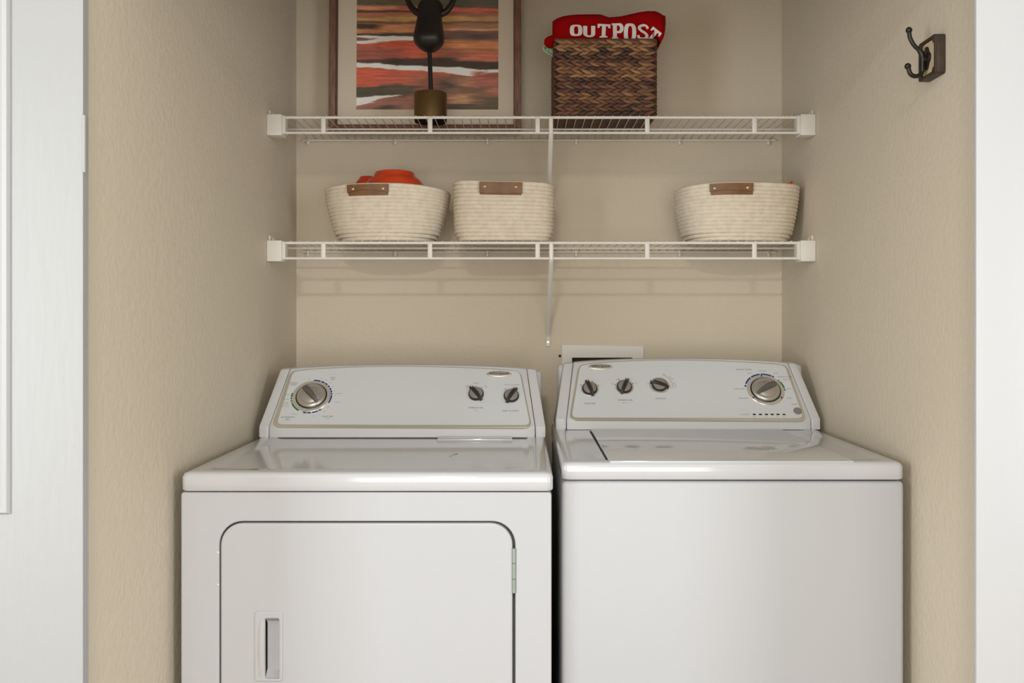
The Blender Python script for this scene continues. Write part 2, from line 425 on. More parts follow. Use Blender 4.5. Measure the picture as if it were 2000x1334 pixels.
top = tray_top('top_panel', dX0, dX1, dF - .004, 2.47, zs + .0035, dT, dryer, .045, .0035)
for x in (dX0 + .05, dX1 - .05):
    for y in (dF + .07, 2.40):
        lathe('foot', [(.022, 0), (.022, .012), (.01, .014), (.01, .034), (0, .034)], Matrix.Translation((x, y, 0)), GASKET, dryer, 16)
box('toe_panel', dX0 + .004, dX1 - .008, dF + .035, dF + .05, .03, .072, WHITE, dryer)
cD = Console((505 + 1066) / 2 / 761 * 0 + ((505 - VX) + (1066 - VX)) / 2 / 761, 1742 / 761, dT - .001, 561 / 761, .686, CZ - (833 - VY) / 760, 2.42, CZ - (713.5 - VY) * 2.42 / F, .075)
cD.section('console', -.925, .925, PLAST, dryer, 24, .002)
cD.section('end_cap', -1, -.929, PLAST, dryer, 3, .004)
cD.section('end_cap', .929, 1, PLAST, dryer, 3, .004)
box('console_back', -.684, .0525, 2.485, 2.525, dT - .05, CZ - (724 - VY) * 2.50 / F, PLAST, dryer, bev=.012, seg=3)
bo = prism('panel_border', panel_outline(cD, (529.5, 835), (1039.5, 837), (1017, 723.5), (775, 715), (568, 723), .022), [], cD.M, .003, BORDER, dryer, bev=.0008, lift=.0004)
pn = prism('control_panel', panel_outline(cD, (540.5, 829), (1035.5, 830.5), (1014.5, 725), (775, 716.6), (573, 725.2), .016), [], cD.M, .003, PANEL, dryer, lift=.001)
SCUFF = mat('scuff_grey', (128, 116, 100), .7)
for (xa, ya, xb, yb, w_) in ((877, 892, 886, 888, .0005), (885, 888, 895, 886, .0013)):
    za = dT - .0033
    p0, p1 = (Vector(((q[0] - VX) * (CZ - za) / (q[1] - VY), (CZ - za) * F / (q[1] - VY), za)) for q in ((xa, ya), (xb, yb)))
    tube('scuff_mark', [p0, (p0 + p1) / 2 + Vector((.002, 0, 0)), p1], [w_ * .4, w_, w_ * .3], SCUFF, dryer, 6)
# lint screen lid
box('lint_screen_lid', (857 - VX) / 762, (1001 - VX) / 762, cD.D0 - .05, cD.D0 + .004, dT - .004, dT + .0025, TOPW, dryer, bev=.002)
dial = big_dial(cD, dryer, 608.5, 774.5, 39)
small_knob(cD, dryer, 'temperature_knob', 930, 771, 35)
small_knob(cD, dryer, 'start_knob', 998.7, 774.5, -28)
badge(cD, dryer, 974.5, 731.5, 50)
r0, r1 = .0505, .0545
for a0, a1 in ((92, 72), (69, 58), (55, 46), (42, 35), (31, 24), (22, 14), (12, 6), (4, -24), (-53, -60), (-63, -80), (-83, -93), (-95, -106)):
    arc_prism(cD, pn, 'cycle_mark', 608.5, 774.5, r0, r1, a0, a1, INKB)
for a0, a1 in ((168, 182), (184, 190), (193, 197), (199, 203), (206, 240)):
    arc_prism(cD, pn, 'cycle_mark', 608.5, 774.5, r0, r1, a0, a1, INKG)
for a0, a1 in ((104, 165),):
    arc_prism(cD, pn, 'cycle_mark', 608.5, 774.5, .0502, .0512, a0, a1, INK)
T = [('WRINKLE', 574, 748.6, 2.6), ('SHIELD', 573.5, 752, 2.6), ('TIMED', 650, 738.4, 2.6), ('DRY', 650, 742, 2.6),
     ('AUTOMATIC', 562.3, 815.4, 3.2), ('DRY', 561.8, 820, 3.2), ('FLUFF AIR', 640, 814, 3.2), ('No Heat', 640, 818.2, 1.5),
     ('Very Dry', 561, 771, 1.9), ('Less Dry', 559.5, 780, 2.1), ('Energy', 559, 786.3, 1.9), ('Preferred', 558, 790, 1.9), ('Normal Dry', 558, 794.2, 1.9),
     ('More Dry', 575, 809, 1.9), ('OFF', 604, 741, 1.9), ('OFF', 594, 809, 1.9), ('60', 627.5, 739, 1.9), ('50', 637, 742.5, 1.9), ('40', 645, 748, 1.9),
     ('30', 650, 755, 1.9), ('20', 653, 764, 1.9), ('Damp Dry', 662, 769, 2.1), ('10', 654, 773, 1.9), ('Cool Down', 658.5, 786, 1.9), ('OFF', 641, 795.3, 1.9),
     ('30', 634, 804.5, 1.9), ('20', 624, 810, 1.9), ('10', 612, 813, 1.9),
     ('TEMPERATURE', 929, 797, 3.0), ('Timed Dry', 930, 801.5, 1.4), ('MEDIUM', 930, 749, 2.0), ('LOW', 912.5, 755, 2.0), ('HIGH', 949, 755.5, 2.0),
     ('END OF CYCLE SIGNAL', 1000, 752, 2.0), ('OFF', 987.5, 759.5, 2.0), ('PUSH TO START', 997, 803, 3.0)]
for s, px, py, c in T:
    write(cD, pn, s, px, py, c, INKB if s in ('TIMED',) else INK, rot={'LOW': 40, 'HIGH': -42, 'OFF': 0}.get(s, 0), bold=0)
for a in (5, -32):
    u, v = cD.uv(930, 771)
    prism('cycle_mark', [(-.002, .026), (.002, .026), (.002, .0275), (-.002, .0275)], [], cD.at(u, v, .0011) @ Matrix.Rotation(R(a), 4, 'Z'), .0008, LED, pn)
u, v = cD.uv(998.7, 774.5)
prism('cycle_mark', [(-.002, .026), (.002, .026), (.002, .0275), (-.002, .0275)], [], cD.at(u, v, .0011) @ Matrix.Rotation(R(38), 4, 'Z'), .0008, LED, pn)
# ------------------------------------------------------------------ washer
wX0, wX1 = (1097 - VX) / 961, (1767 - VX) / 961; wF = 1742 / 961; wT = CZ - (903 - VY) / 961
washer = thing('washing_machine', 'white top-loading washing machine, right of the pair, plain front', 'washing machine', ((wX0 + wX1) / 2, 2.15, 0))
ws = CZ - (940 - VY) / 961
box('cabinet', wX0 + .001, wX1 + .001, wF + .003, 2.47, .03, ws - .001, WHITE, washer, bev=.009, seg=3)
for x in (wX0 + .05, wX1 - .05):
    for y in (wF + .07, 2.40):
        lathe('foot', [(.022, 0), (.022, .012), (.01, .014), (.01, .034), (0, .034)], Matrix.Translation((x, y, 0)), GASKET, washer, 16)
tray_top('top_panel', wX0, wX1, wF, 2.50, ws + .003, wT, washer, .03, .002)
lx0, lx1 = .176, wX1 - .10
zt = wT - .002
box('lid_gap', lx0 - .004, lx1 + .003, wF + .03, 2.325, zt - .002, zt + .0002, GAP, washer)
box('lid', lx0, lx1, wF + .004, 2.33, zt - .001, zt + .0045, TOPW, washer, bev=.0025)
cW = Console(((1085 - VX) + (1603 - VX)) / 2 / 741, 1742 / 741, wT - .001, 518 / 741, .640, CZ - (818 - VY) / 740, 2.48, CZ - (701.5 - VY) * 2.48 / F, .085)
cW.section('console', -.915, .925, PLAST, washer, 24, .002)
cW.section('end_cap', -1, -.919, PLAST, washer, 3, .004)
cW.section('end_cap', .929, 1, PLAST, washer, 3, .004)
box('console_back', (1089 - VX) * 2.51 / F, (1567 - VX) * 2.51 / F, 2.505, 2.545, wT - .08, CZ - (710 - VY) * 2.55 / F, PLAST, washer, bev=.012, seg=3)
prism('panel_border', panel_outline(cW, (1111, 821), (1577, 823), (1536.5, 711.5), (1306, 702.8), (1130, 711), .022), [], cW.M, .003, BORDER, washer, bev=.0008, lift=.0004)
pw = prism('control_panel', panel_outline(cW, (1116.5, 815.5), (1569, 817), (1532.5, 713.6), (1306, 704.5), (1133.5, 713), .016), [], cW.M, .003, PANEL, washer, lift=.001)
big_dial(cW, washer, 1495, 762.5, -58)
small_knob(cW, washer, 'load_size_knob', 1151.8, 760.5, 17, ring=.0235)
small_knob(cW, washer, 'temperature_knob', 1219.4, 757, -22, ring=.0245)
small_knob(cW, washer, 'options_knob', 1287.7, 753.6, 68, ring=.0265)
badge(cW, washer, 1172.6, 717.5, 49)
u, v = cW.uv(1557.5, 803.5)
lathe('start_button', [(.0108, 0), (.0108, .003), (.0098, .004), (0, .0042)], cW.at(u, v), BTN, washer, 28)
for px, w in ((1473, .0042), (1485, .0042), (1496.8, .0042), (1508, .0042), (1519.3, .0042), (1531, .0036)):
    u, v = cW.uv(px, 810)
    prism('indicator_light', rrect(-w, w, -.002, .002, .0012, 3), [], cW.at(u, v, .0016), .002, LED, washer)
for a0, a1 in ((168, 161), (157, 129), (126, 97), (94, 63), (61, 55)):
    arc_prism(cW, pw, 'cycle_mark', 1495, 762.5, .0515, .056, a0, a1, INKB)
for a0, a1 in ((41, 36), (33, 8), (5, -1)):
    arc_prism(cW, pw, 'cycle_mark', 1495, 762.5, .0505, .0545, a0, a1, INKG)
T = [('Normal Cycles', 1452.5, 722, 3.6), ('HEAVY', 1464, 729.3, 2.2), ('REGULAR', 1489.5, 725, 2.4), ('LIGHT', 1515, 729.5, 2.2),
     ('WRINKLE CONTROL', 1532, 736.5, 2.2), ('DELICATE', 1536, 742, 2.2), ('SOAK', 1541, 760, 2.2), ('DRAIN & SPIN', 1444, 760, 2.4), ('RINSE & SPIN', 1452, 778.5, 2.4), ('QUICK', 1542, 778, 2.4),
     ('START', 1551.5, 790, 2.6), ('LID LOCKED', 1455, 810, 2.0), ('LOAD SIZE', 1152, 788.5, 3.2), ('TEMPERATURE', 1220.5, 782, 3.2), ('Wash/Rinse', 1221, 787.5, 1.6), ('OPTIONS', 1289.5, 779, 3.2),
     ('1', 1134, 755, 2), ('2', 1141, 747, 2), ('3', 1148.5, 738, 2), ('4', 1162, 747, 2), ('5', 1173, 755, 2), ('HOT', 1196, 750, 1.9), ('WARM', 1207, 741, 1.9), ('COLD', 1242, 749, 1.9),
     ('OFF', 1266, 750, 1.9), ('FABRIC', 1297, 732, 1.9), ('SOFTENER', 1310, 739, 1.9), ('2ND RINSE', 1318, 752, 1.9), ('Wash', 1473, 814.5, 1.3), ('Rinse', 1496, 814.5, 1.3), ('Spin', 1519, 814.5, 1.3), ('Done', 1531, 814.5, 1.3)]
ROT = {'WARM': 35, 'HOT': 62, 'COLD': -55, 'SOFTENER': -45, 'FABRIC': -22, '2ND RINSE': -75}
for s, px, py, c in T:
    write(cW, pw, s, px, py, c, INKB if s == 'Normal Cycles' else INKG if s == 'WRINKLE CONTROL' else INK, rot=ROT.get(s, 0), bold=0)
for kx, ky, angs in ((1151.8, 760.5, (60, -20, -62)), (1219.4, 757, (70, 28, -62))):
    u, v = cW.uv(kx, ky)
    for a in angs:
        prism('cycle_mark', [(-.002, .0262), (.002, .0262), (.002, .0278), (-.002, .0278)], [], cW.at(u, v, .0011) @ Matrix.Rotation(R(a), 4, 'Z'), .0008, LED, pw)
arc_prism(cW, pw, 'cycle_mark', 1287.7, 753.6, .0365, .0372, 70, -12, INK)
for a in (95, 215, -35):
    arc_prism(cW, pw, 'cycle_mark', 1495, 762.5, .0435, .0485, a + 2, a - 2, LED, h=.0045)
# ------------------------------------------------------------------ wire shelves
DF = 2.45
wire_me = None
def shelf(name, zt_py, label, clips_dy, foot_py, braceX):
    global wire_me
    Z = CZ - (zt_py - VY) * DF / F
    sh = thing(name, label, 'shelf', (0, DB - .15, Z), 'white wire shelves')
    zl = Z - .0425
    x0, x1 = XL + .002, XR - .002
    tube('front_rail', [(x0 + .006, DF, Z), (x1 - .006, DF, Z)], .0040, WIRE, sh, 10)
    tube('front_rail', [(x0 + .006, DF - .002, zl), (x1 - .006, DF - .002, zl)], .0036, WIRE, sh, 10)
    tube('back_rail', [(x0 + .02, DB - .008, Z - .003), (x1 - .02, DB - .008, Z - .003)], .0033, WIRE, sh, 8)
    tube('middle_rail', [(x0 + .01, 2.585, Z - .004), (x1 - .01, 2.585, Z - .004)], .0030, WIRE, sh, 8)
    for px in (632, 840, 1050, 1264, 1473):
        x = (px - VX) * DF / F
        box('lip_upright', x - .0066, x + .0066, DF - .006, DF + .002, zl - .001, Z, WIRE, sh, bev=.003)
    if wire_me is None:
        bm = bmesh.new(); addtube(bm, [(0, -.0035, -.0025), (0, -.0028, .0012), (0, .001, .0032), (0, DB - DF - .006, .0012)], .00135, 6)
        bmesh.ops.recalc_face_normals(bm, faces=bm.faces)
        wire_me = bpy.data.meshes.new('deck_wire'); bm.to_mesh(wire_me); bm.free(); wire_me.shade_smooth(); wire_me.materials.append(WIRE)
    n = 59
    for i in range(n):
        o = bpy.data.objects.new('deck_wire', wire_me); COL.objects.link(o); o.parent = sh
        o.location = Vector((x0 + .035 + (x1 - x0 - .07) * i / (n - 1), DF, Z + .002)) - sh.location
    for s in (-1, 1):
        xw = XL + .0005 if s < 0 else XR - .0005
        a, b = sorted((xw, xw - s * .041))
        br = box('end_bracket', a, b, DF - .016, DF + .034, zl - .009, Z + .006, CLIP, sh, bev=.002)
        a, b = sorted((xw - s * .041, xw - s * .049))
        box('bracket_flange', a, b, DF - .011, DF + .02, zl - .004, Z + .003, CLIP, br, bev=.001)
        a, b = sorted((xw, xw - s * .004))
        box('bracket_tab', a, b, DF + .004, DF + .05, Z - .02, Z + .021, CLIP, br, bev=.001)
        a, b = sorted((xw - s * .008, xw - s * .011))
        box('bracket_tab', a, b, DF + .012, DF + .034, Z, Z + .014, CLIP, br, bev=.001)
    for px in (603, 773, 952, 1125, 1326, 1499):
        x = (px - VX) * DB / F
        bm = bmesh.new()
        MC = Matrix.Translation((x, DB, Z - .003)) @ Matrix.Rotation(R(90), 4, 'X')
        addlathe(bm, [(.007, .0005), (.007, .006), (.0055, .014), (.004, .016), (0, .016)], MC, 14)
        addbox(bm, x - .004, x + .004, DB - .012, DB - .0005, Z - .018, Z - .001, .0015)
        c = bmo('wall_clip', bm, CLIP, sh)
        lathe('screw_head', [(.0025, .0162), (.002, .0172), (0, .0176)], MC, CHROME, c, 10)
    # diagonal support brace from the front rail down to the wall
    zf = CZ - (foot_py - VY) * DB / F
    bx = braceX
    pts = [(bx, DF - .006, Z - .001), (bx, DF - .0075, Z - .016), (bx, DF - .007, zl - .003), (bx, DF + .012, zl - .016), (bx, DB - .012, zf + .016), (bx, DB - .005, zf + .004), (bx, DB - .004, zf - .022)]
    bm = bmesh.new()
    loops = []
    for i, p in enumerate(pts):
        w = .0058 if i < 3 else .0072 if i > 4 else .0062
        d = .0025
        if 2 < i < 5: nrm = Vector((0, -.6, -.8))
        else: nrm = Vector((0, -1, 0))
        q = Vector(p)
        loops.append([q + Vector((-w, 0, 0)), q + Vector((-w * .6, 0, 0)) + nrm * d, q + Vector((w * .6, 0, 0)) + nrm * d, q + Vector((w, 0, 0)), q - nrm * .0015])
    loft(bm, loops)
    b = bmo('support_brace', bm, WIRE, sh, angle=40)
    lathe('screw_head', [(.004, 0), (.0035, .0016), (0, .002)], Matrix.Translation((bx, DB - .0068, zf - .010)) @ Matrix.Rotation(R(90), 4, 'X'), CHROME, b, 12)
    return Z
ZU = shelf('wire_shelf', 229.5, 'white wire shelf, upper of the two, carrying the framed art and woven basket', 0, 440, (1076 - VX) * DF / F)
ZLo = shelf('wire_shelf', 474.5, 'white wire shelf, lower of the two, carrying three cream rope baskets', 0, 662, (1076.5 - VX) * DF / F)
TU = ZU + .0068; TL = ZLo + .0068           # tops of the deck wires
# ------------------------------------------------------------------ framed picture
fx0, fx1 = (641 - VX) * 2.68 / F, (1018 - VX) * 2.68 / F
fw = fx1 - fx0; fh = .80; fd = .028
pic = thing('framed_picture', 'framed landscape painting in brown wood frame leaning on the back wall', 'picture', ((fx0 + fx1) / 2, 2.70, TU))
lean = math.asin(.026 / fh)
MP = Matrix.Translation((fx0, 2.693, TU + .001)) @ Matrix.Rotation(R(90) - lean, 4, 'X')   # local x right, y up, z towards camera
def ploc(x, y, z): return MP @ Vector((x, y, z))
bw = .0205
for nm, q in (('frame_side', [(0, 0), (bw, bw), (bw, fh - bw), (0, fh)]), ('frame_side', [(fw, 0), (fw, fh), (fw - bw, fh - bw), (fw - bw, bw)]),
              ('frame_rail', [(0, 0), (fw, 0), (fw - bw, bw), (bw, bw)]), ('frame_rail', [(0, fh), (bw, fh - bw), (fw - bw, fh - bw), (fw, fh)])):
    fs = prism(nm, q, [], MP, fd, FRAMEW, pic, bev=.002, lift=.014)
iw = .0085
prism('frame_liner', [(bw - .001, bw - .001), (fw - bw + .001, bw - .001), (fw - bw + .001, fh - bw + .001), (bw - .001, fh - bw + .001)],
      [[(bw + iw * .6, bw + iw * .4), (bw + iw * .6, fh - bw - iw * .4), (fw - bw - iw * .3, fh - bw - iw * .4), (fw - bw - iw * .3, bw + iw * .4)]], MP, .01, FRAMEI, pic, lift=.008)
px0, px1 = (694 - 641) / 377 * fw, (973 - 641) / 377 * fw
py0 = (262 - 216) / 650; py1 = fh - py0
prism('mat_board', [(bw, bw), (fw - bw, bw), (fw - bw, fh - bw), (bw, fh - bw)], [[(px0, py0), (px0, py1), (px1, py1), (px1, py0)]], MP, .004, MAT_B, pic, lift=.002)
# the painting: brush bands mixed on a fine grid into a colour attribute
def fbm(x, y, s=0): return noise.fractal(Vector((x, y, s)), 1.0, 2.0, 4)
BANDS = [  # x0, top0, bot0, x1, top1, bot1, rgb, softness   (x 0..1 across, y in zoomed px of the photo, 975 = bottom of the print)
 (0, -900, 60, 1, -900, 40, (104, 92, 74), 30), (0, -420, -300, 1, -400, -320, (196, 120, 84), 40), (0, -220, -120, 1, -260, -160, (120, 84, 66), 40),
 (0, -60, 40, .55, -60, 30, (96, 86, 66), 20), (.55, -60, 40, 1, -60, 50, (88, 84, 70), 20),
 (0, 30, 78, .4, 36, 70, (204, 128, 96), 8), (.3, 44, 88, 1, 60, 100, (206, 96, 70), 8),
 (0, 74, 100, .6, 80, 98, (96, 62, 50), 6), (.55, 95, 150, 1, 92, 150, (150, 92, 72), 10), (0, 98, 140, .6, 96, 140, (172, 106, 76), 10),
 (0, 138, 190, 1, 128, 190, (178, 132, 84), 10), (.3, 130, 180, .8, 140, 185, (190, 142, 80), 10), (.0, 176, 196, 1, 176, 196, (92, 68, 54), 6),
 (0, 194, 300, .5, 190, 296, (192, 126, 82), 12), (0, 198, 244, .15, 200, 246, (76, 60, 50), 8), (.5, 186, 250, 1, 186, 250, (150, 110, 82), 14),
 (.4, 200, 300, .75, 206, 300, (170, 110, 78), 14), (.6, 242, 262, 1, 240, 266, (214, 146, 108), 5),
 (0, 286, 330, .45, 280, 325, (74, 62, 56), 8), (.6, 264, 350, 1, 262, 350, (112, 82, 74), 14), (.75, 290, 345, .95, 300, 350, (88, 68, 66), 16),
 (0, 304, 380, .16, 300, 372, (228, 220, 208), 3), (.12, 306, 372, .45, 322, 346, (228, 220, 208), 3), (0, 318, 352, .155, 328, 332, (122, 88, 74), 4),
 (0, 376, 540, .15, 366, 540, (186, 90, 70), 5), (.15, 364, 540, .6, 344, 540, (200, 84, 62), 5), (0, 420, 520, .3, 430, 520, (150, 82, 68), 24), (.5, 400, 520, .78, 380, 470, (192, 100, 72), 30),
 (.6, 350, 440, 1, 348, 440, (196, 124, 78), 18), (.7, 440, 545, 1, 440, 545, (188, 104, 74), 18), (.6, 420, 520, .75, 430, 500, (140, 84, 68), 20),
 (0, 524, 562, .3, 520, 592, (82, 62, 54), 8), (.2, 515, 590, .7, 505, 605, (70, 56, 48), 8), (.55, 540, 610, 1, 540, 606, (66, 54, 46), 8),
 (0, 590, 770, .5, 606, 770, (196, 86, 62), 6), (.45, 612, 700, .78, 640, 700, (178, 86, 66), 10), (.2, 640, 760, .5, 640, 760, (190, 92, 70), 20),
 (.42, 690, 900, 1, 650, 980, (124, 88, 72), 24), (.5, 690, 760, .7, 700, 750, (98, 80, 66), 16), (.68, 690, 770, .86, 690, 770, (168, 116, 88), 12), (.86, 670, 780, 1, 640, 740, (176, 98, 86), 14),
 (.6, 730, 790, .72, 740, 780, (76, 66, 56), 14), (.42, 740, 850, .55, 700, 850, (150, 84, 68), 16), (.9, 760, 900, 1, 760, 900, (170, 104, 84), 16),
 (0, 556, 592, .5, 582, 622, (228, 220, 206), 3), (.45, 580, 620, .84, 604, 680, (228, 220, 206), 3), (.8, 606, 668, 1, 614, 640, (224, 214, 200), 3), (.83, 618, 690, .9, 622, 690, (168, 92, 78), 4), (.9, 640, 700, 1, 640, 690, (150, 80, 68), 6),
 (0, 768, 880, .3, 748, 860, (78, 72, 58), 8), (.2, 745, 860, .42, 760, 826, (88, 78, 64), 10),
 (0, 880, 990, .5, 840, 990, (150, 100, 84), 8), (0, 868, 940, .12, 856, 900, (226, 216, 202), 3), (.1, 858, 896, .3, 838, 848, (226, 216, 202), 3),
 (.4, 850, 990, .7, 850, 990, (140, 96, 80), 16), (.18, 935, 970, .3, 930, 970, (88, 72, 64), 8), (.65, 830, 930, .85, 828, 930, (184, 132, 96), 10), (.62, 920, 970, .84, 925, 980, (84, 72, 60), 8),
 (.84, 850, 990, 1, 850, 990, (96, 82, 64), 20), (.7, 790, 830, .9, 780, 830, (120, 88, 70), 14)]
nx, ny = 190, 330
H_IMG = (py1 - py0) * 650 * 4.545
verts = []; cols = []
for j in range(ny + 1):
    yy = 975 - H_IMG * j / ny
    for i in range(nx + 1):
        u_ = i / nx
        verts.append(ploc(px0 + (px1 - px0) * u_, py0 + (py1 - py0) * j / ny, -.0005))
        wob = fbm(u_ * 5, yy * .012, 1) * 11 + fbm(u_ * 16, yy * .06, 3) * 3.5
        c = Vector((.36, .27, .21)); y2 = yy + wob
        for (x0, t0, b0, x1, t1, b1, rgb, sf) in BANDS:
            f = (u_ - x0) / (x1 - x0)
            fe = min(max(f, 0), 1)
            tp = t0 + (t1 - t0) * fe; bt = b0 + (b1 - b0) * fe
            if y2 < tp - sf or y2 > bt + sf: continue
            k = min(1, (y2 - tp + sf) / (2 * sf), (bt + sf - y2) / (2 * sf))
            ed = .02 + sf * .003
            e = u_ + fbm(yy * .05, u_ * 3, 9) * .05
            if x0 > 0: k = min(k, (e - x0 + ed) / (2 * ed))
            if x1 < 1: k = min(k, (x1 + ed - e) / (2 * ed))
            if k <= 0: continue
            k = min(1, k)
            c = c.lerp(Vector([v / 255 for v in rgb]), k)
        st_ = 1 + .13 * fbm(u_ * 5, yy * .05, 5) + .08 * fbm(u_ * 14, yy * .12, 7)
        c = c * st_; g_ = (c.x * .35 + c.y * .5 + c.z * .15); c = Vector((g_, g_, g_)).lerp(c, .86) * 1.22
        cols.append(lin([min(255, max(0, v * 255)) for v in c]))
faces = [(j * (nx + 1) + i, j * (nx + 1) + i + 1, (j + 1) * (nx + 1) + i + 1, (j + 1) * (nx + 1) + i) for j in range(ny) for i in range(nx)]
me = bpy.data.meshes.new('art_print'); me.from_pydata(verts, [], faces)
at_ = me.color_attributes.new('paint', 'FLOAT_COLOR', 'POINT')
at_.data.foreach_set('color', [v for c in cols for v in c])
PAINT = mat('painted_print', (150, 100, 80), .6)
an = PAINT.node_tree.nodes.new('ShaderNodeAttribute'); an.attribute_name = 'paint'
PAINT.node_tree.links.new(an.outputs['Color'], PAINT.node_tree.nodes['Principled BSDF'].inputs['Base Color'])
link('art_print', me, PAINT, pic)
# ------------------------------------------------------------------ bull head sculpture
bd = 2.54; bxc = (841 - VX) * bd / F
bull = thing('bull_sculpture', 'dark bronze bull head sculpture with horns on a brass cylinder base', 'sculpture', (bxc, bd, TU))
zc = lambda py, d=bd: CZ - (py - VY) * d / F
lathe('base', [(.0455, 0), (.0465, .001), (.0465, .0735), (.0455, .0755), (0, .0755)], Matrix.Translation((bxc, bd, TU + .0065)), BRASS, bull, 48)
lathe('base_pad', [(.045, 0), (.045, .0065), (0, .0065)], Matrix.Translation((bxc, bd, TU)), PAD, bull, 40)
tube('rod', [(bxc + .001, bd, TU + .080), (bxc - .001, bd, zc(140)), (bxc - .003, bd, zc(96))], [.0066, .0064, .0062], BULL, bull, 14)
bm = bmesh.new(); loops = []
PR = [(11, 960, 1060, .018, .008), (17, 932, 1083, .029, .004), (32, 912, 1102, .038, 0), (62, 893, 1117, .041, 0), (100, 889, 1113, .039, -.002), (150, 893, 1104, .036, -.006), (210, 882, 1112, .034, -.010), (270, 872, 1121, .035, -.014),
      (330, 860, 1130, .037, -.018), (370, 860, 1131, .037, -.019), (405, 872, 1124, .035, -.018), (438, 902, 1096, .029, -.016), (458, 936, 1066, .020, -.013), (472, 965, 1040, .010, -.012)]
for y, xa, xb, ry, off in PR:
    z = zc(y / 4.545); ca = bxc + ((xa + xb) / 2 / 4.545 + 620 - 841) * bd / F; rx = (xb - xa) / 2 / 4.545 * bd / F
    L = []
    for k in range(24):
        a = 2 * math.pi * k / 24; cx_, sx_ = math.cos(a), math.sin(a)
        ex = .72                                    # squarish section with a flat brow
        X = math.copysign(abs(cx_) ** ex, cx_) * rx; Y = math.copysign(abs(sx_) ** .9, sx_) * ry
        if sx_ < 0: Y *= 1 + .18 * abs(cx_) ** .5 - .25 * abs(cx_) ** 4
        L.append(Vector((ca + X, bd + off + Y, z)))
    loops.append(L)
loft(bm, loops); hd = bmo('head', bm, BULL, bull, angle=70)
for s in (-1, 1):
    x_ = lambda dx: bxc + s * dx
    pts = smooth_path([(x_(.026), bd, zc(28)), (x_(.044), bd, zc(22)), (x_(.060), bd, zc(8)), (x_(.071), bd, zc(-14)), (x_(.074), bd, zc(-45)), (x_(.066), bd, zc(-75)), (x_(.052), bd, zc(-96))], 5)
    n = len(pts)
    tube('horn', pts, [.0105 - .0088 * (k / (n - 1)) ** 1.3 for k in range(n)], BULL, bull, 12)
# ------------------------------------------------------------------ seagrass basket with chevron weave
sg0, sg1 = (1083 - VX) * 2.462 / F, (1283 - VX) * 2.462 / F
sgF, sgB = 2.462, 2.672
sgT = CZ - (77 - VY) * 2.462 / F
seag = thing('woven_basket', 'square dark brown seagrass basket woven in chevrons on the upper shelf', 'basket', ((sg0 + sg1) / 2, (sgF + sgB) / 2, TU))
bm = bmesh.new(); t_ = .008
def sql(i, z): return [Vector(p) for p in ((sg0 + i, sgF + i, z), (sg1 - i, sgF + i, z), (sg1 - i, sgB - i, z), (sg0 + i, sgB - i, z))]
loft(bm, [sql(.006, TU + .008), sql(.006, sgT), sql(.012, sgT), sql(.012, TU + .016)])
bmo('basket_core', bm, CORE, seag)
def strand_bm(bm, M, L=.0188, w=.0060, h=.0068):
    loops = []
    for t, f in ((-1, .12), (-.6, .72), (-.1, 1), (.45, .85), (.85, .4), (1, .1)):
        loops.append([M @ Vector((t * L, w * f * math.cos(a), h * f * math.sin(a))) for a in (0, R(60), R(120), R(180), R(240), R(300))])
    loft(bm, loops)
strand_me = []
for m in STRAND:
    bm = bmesh.new(); strand_bm(bm, Matrix.Identity(4)); bmesh.ops.recalc_face_normals(bm, faces=bm.faces)
    me = bpy.data.meshes.new('strand'); bm.to_mesh(me); bm.free(); me.shade_smooth(); me.materials.append(m); strand_me.append(me)
NR, NC = 10, 12
rowh = (sgT - TU - .006) / NR
front_base = Matrix(((1, 0, 0, 0), (0, 0, -1, 0), (0, 1, 0, 0), (0, 0, 0, 1)))    # local z -> -Y
cw = (sg1 - sg0 - .006) / NC
for r_ in range(NR):
    z = TU + .004 + rowh * (r_ + .5)
    rowtone = random.choice([(2, 4, 1, 7), (0, 3, 7, 5), (1, 2, 4, 6), (0, 1, 7, 3), (2, 6, 1, 4)])
    if r_ == NR - 1: rowtone = (0, 3, 5, 7)
    if r_ == NR - 2: rowtone = (3, 5, 6, 6)
    if r_ == NR - 3: rowtone = (4, 6, 2, 1)
    for c_ in range(NC):
        for s in (-1, 1):
            x = sg0 + .003 + cw * (c_ + .5 + (.25 if s > 0 else -.05)) + random.uniform(-.0015, .0015)
            x = min(max(x, sg0 + .0175), sg1 - .0180)
            o = bpy.data.objects.new('strand', strand_me[random.choice(rowtone) if random.random() < .8 else random.randrange(8)]); COL.objects.link(o); o.parent = seag
            rot = front_base @ Matrix.Rotation(R(s * -16 + random.uniform(-4, 4)), 4, 'Z') @ Matrix.Rotation(R(8), 4, 'Y')
            M = Matrix.Translation(Vector((x, sgF + .003, z + s * rowh * .24)) - seag.location) @ rot @ Matrix.Diagonal((random.uniform(.92, 1.08), random.uniform(.9, 1.15), 1, 1))
            o.matrix_local = M
# the other sides and the underside: same strands, joined
def weave_face(name, pos, base, width, rows, m):
    bm = bmesh.new(); nc = int(width / .0235); c = width / nc
    for r_ in range(rows):
        for c_ in range(nc):
            for s in (-1, 1):
                x = -width / 2 + c * (c_ + .5 + (.2 if s > 0 else -.1)); x = max(-width / 2 + .014, min(width / 2 - .014, x))
                M = pos(x, r_, s) @ base @ Matrix.Rotation(R(-21 * s), 4, 'Z')
                strand_bm(bm, M)
    o = bmo(name, bm, m, seag, angle=60); o['kind'] = 'stuff'
cy_ = (sgF + sgB) / 2; cx_ = (sg0 + sg1) / 2
zr = lambda r_, s: TU + .004 + rowh * (r_ + .5) + s * rowh * .24
weave_face('side_weave', lambda x, r_, s: Matrix.Translation((sg0 + .003, cy_ - x, zr(r_, s))), Matrix(((0, 0, -1, 0), (-1, 0, 0, 0), (0, 1, 0, 0), (0, 0, 0, 1))), sgB - sgF - .004, NR, STRAND[2])
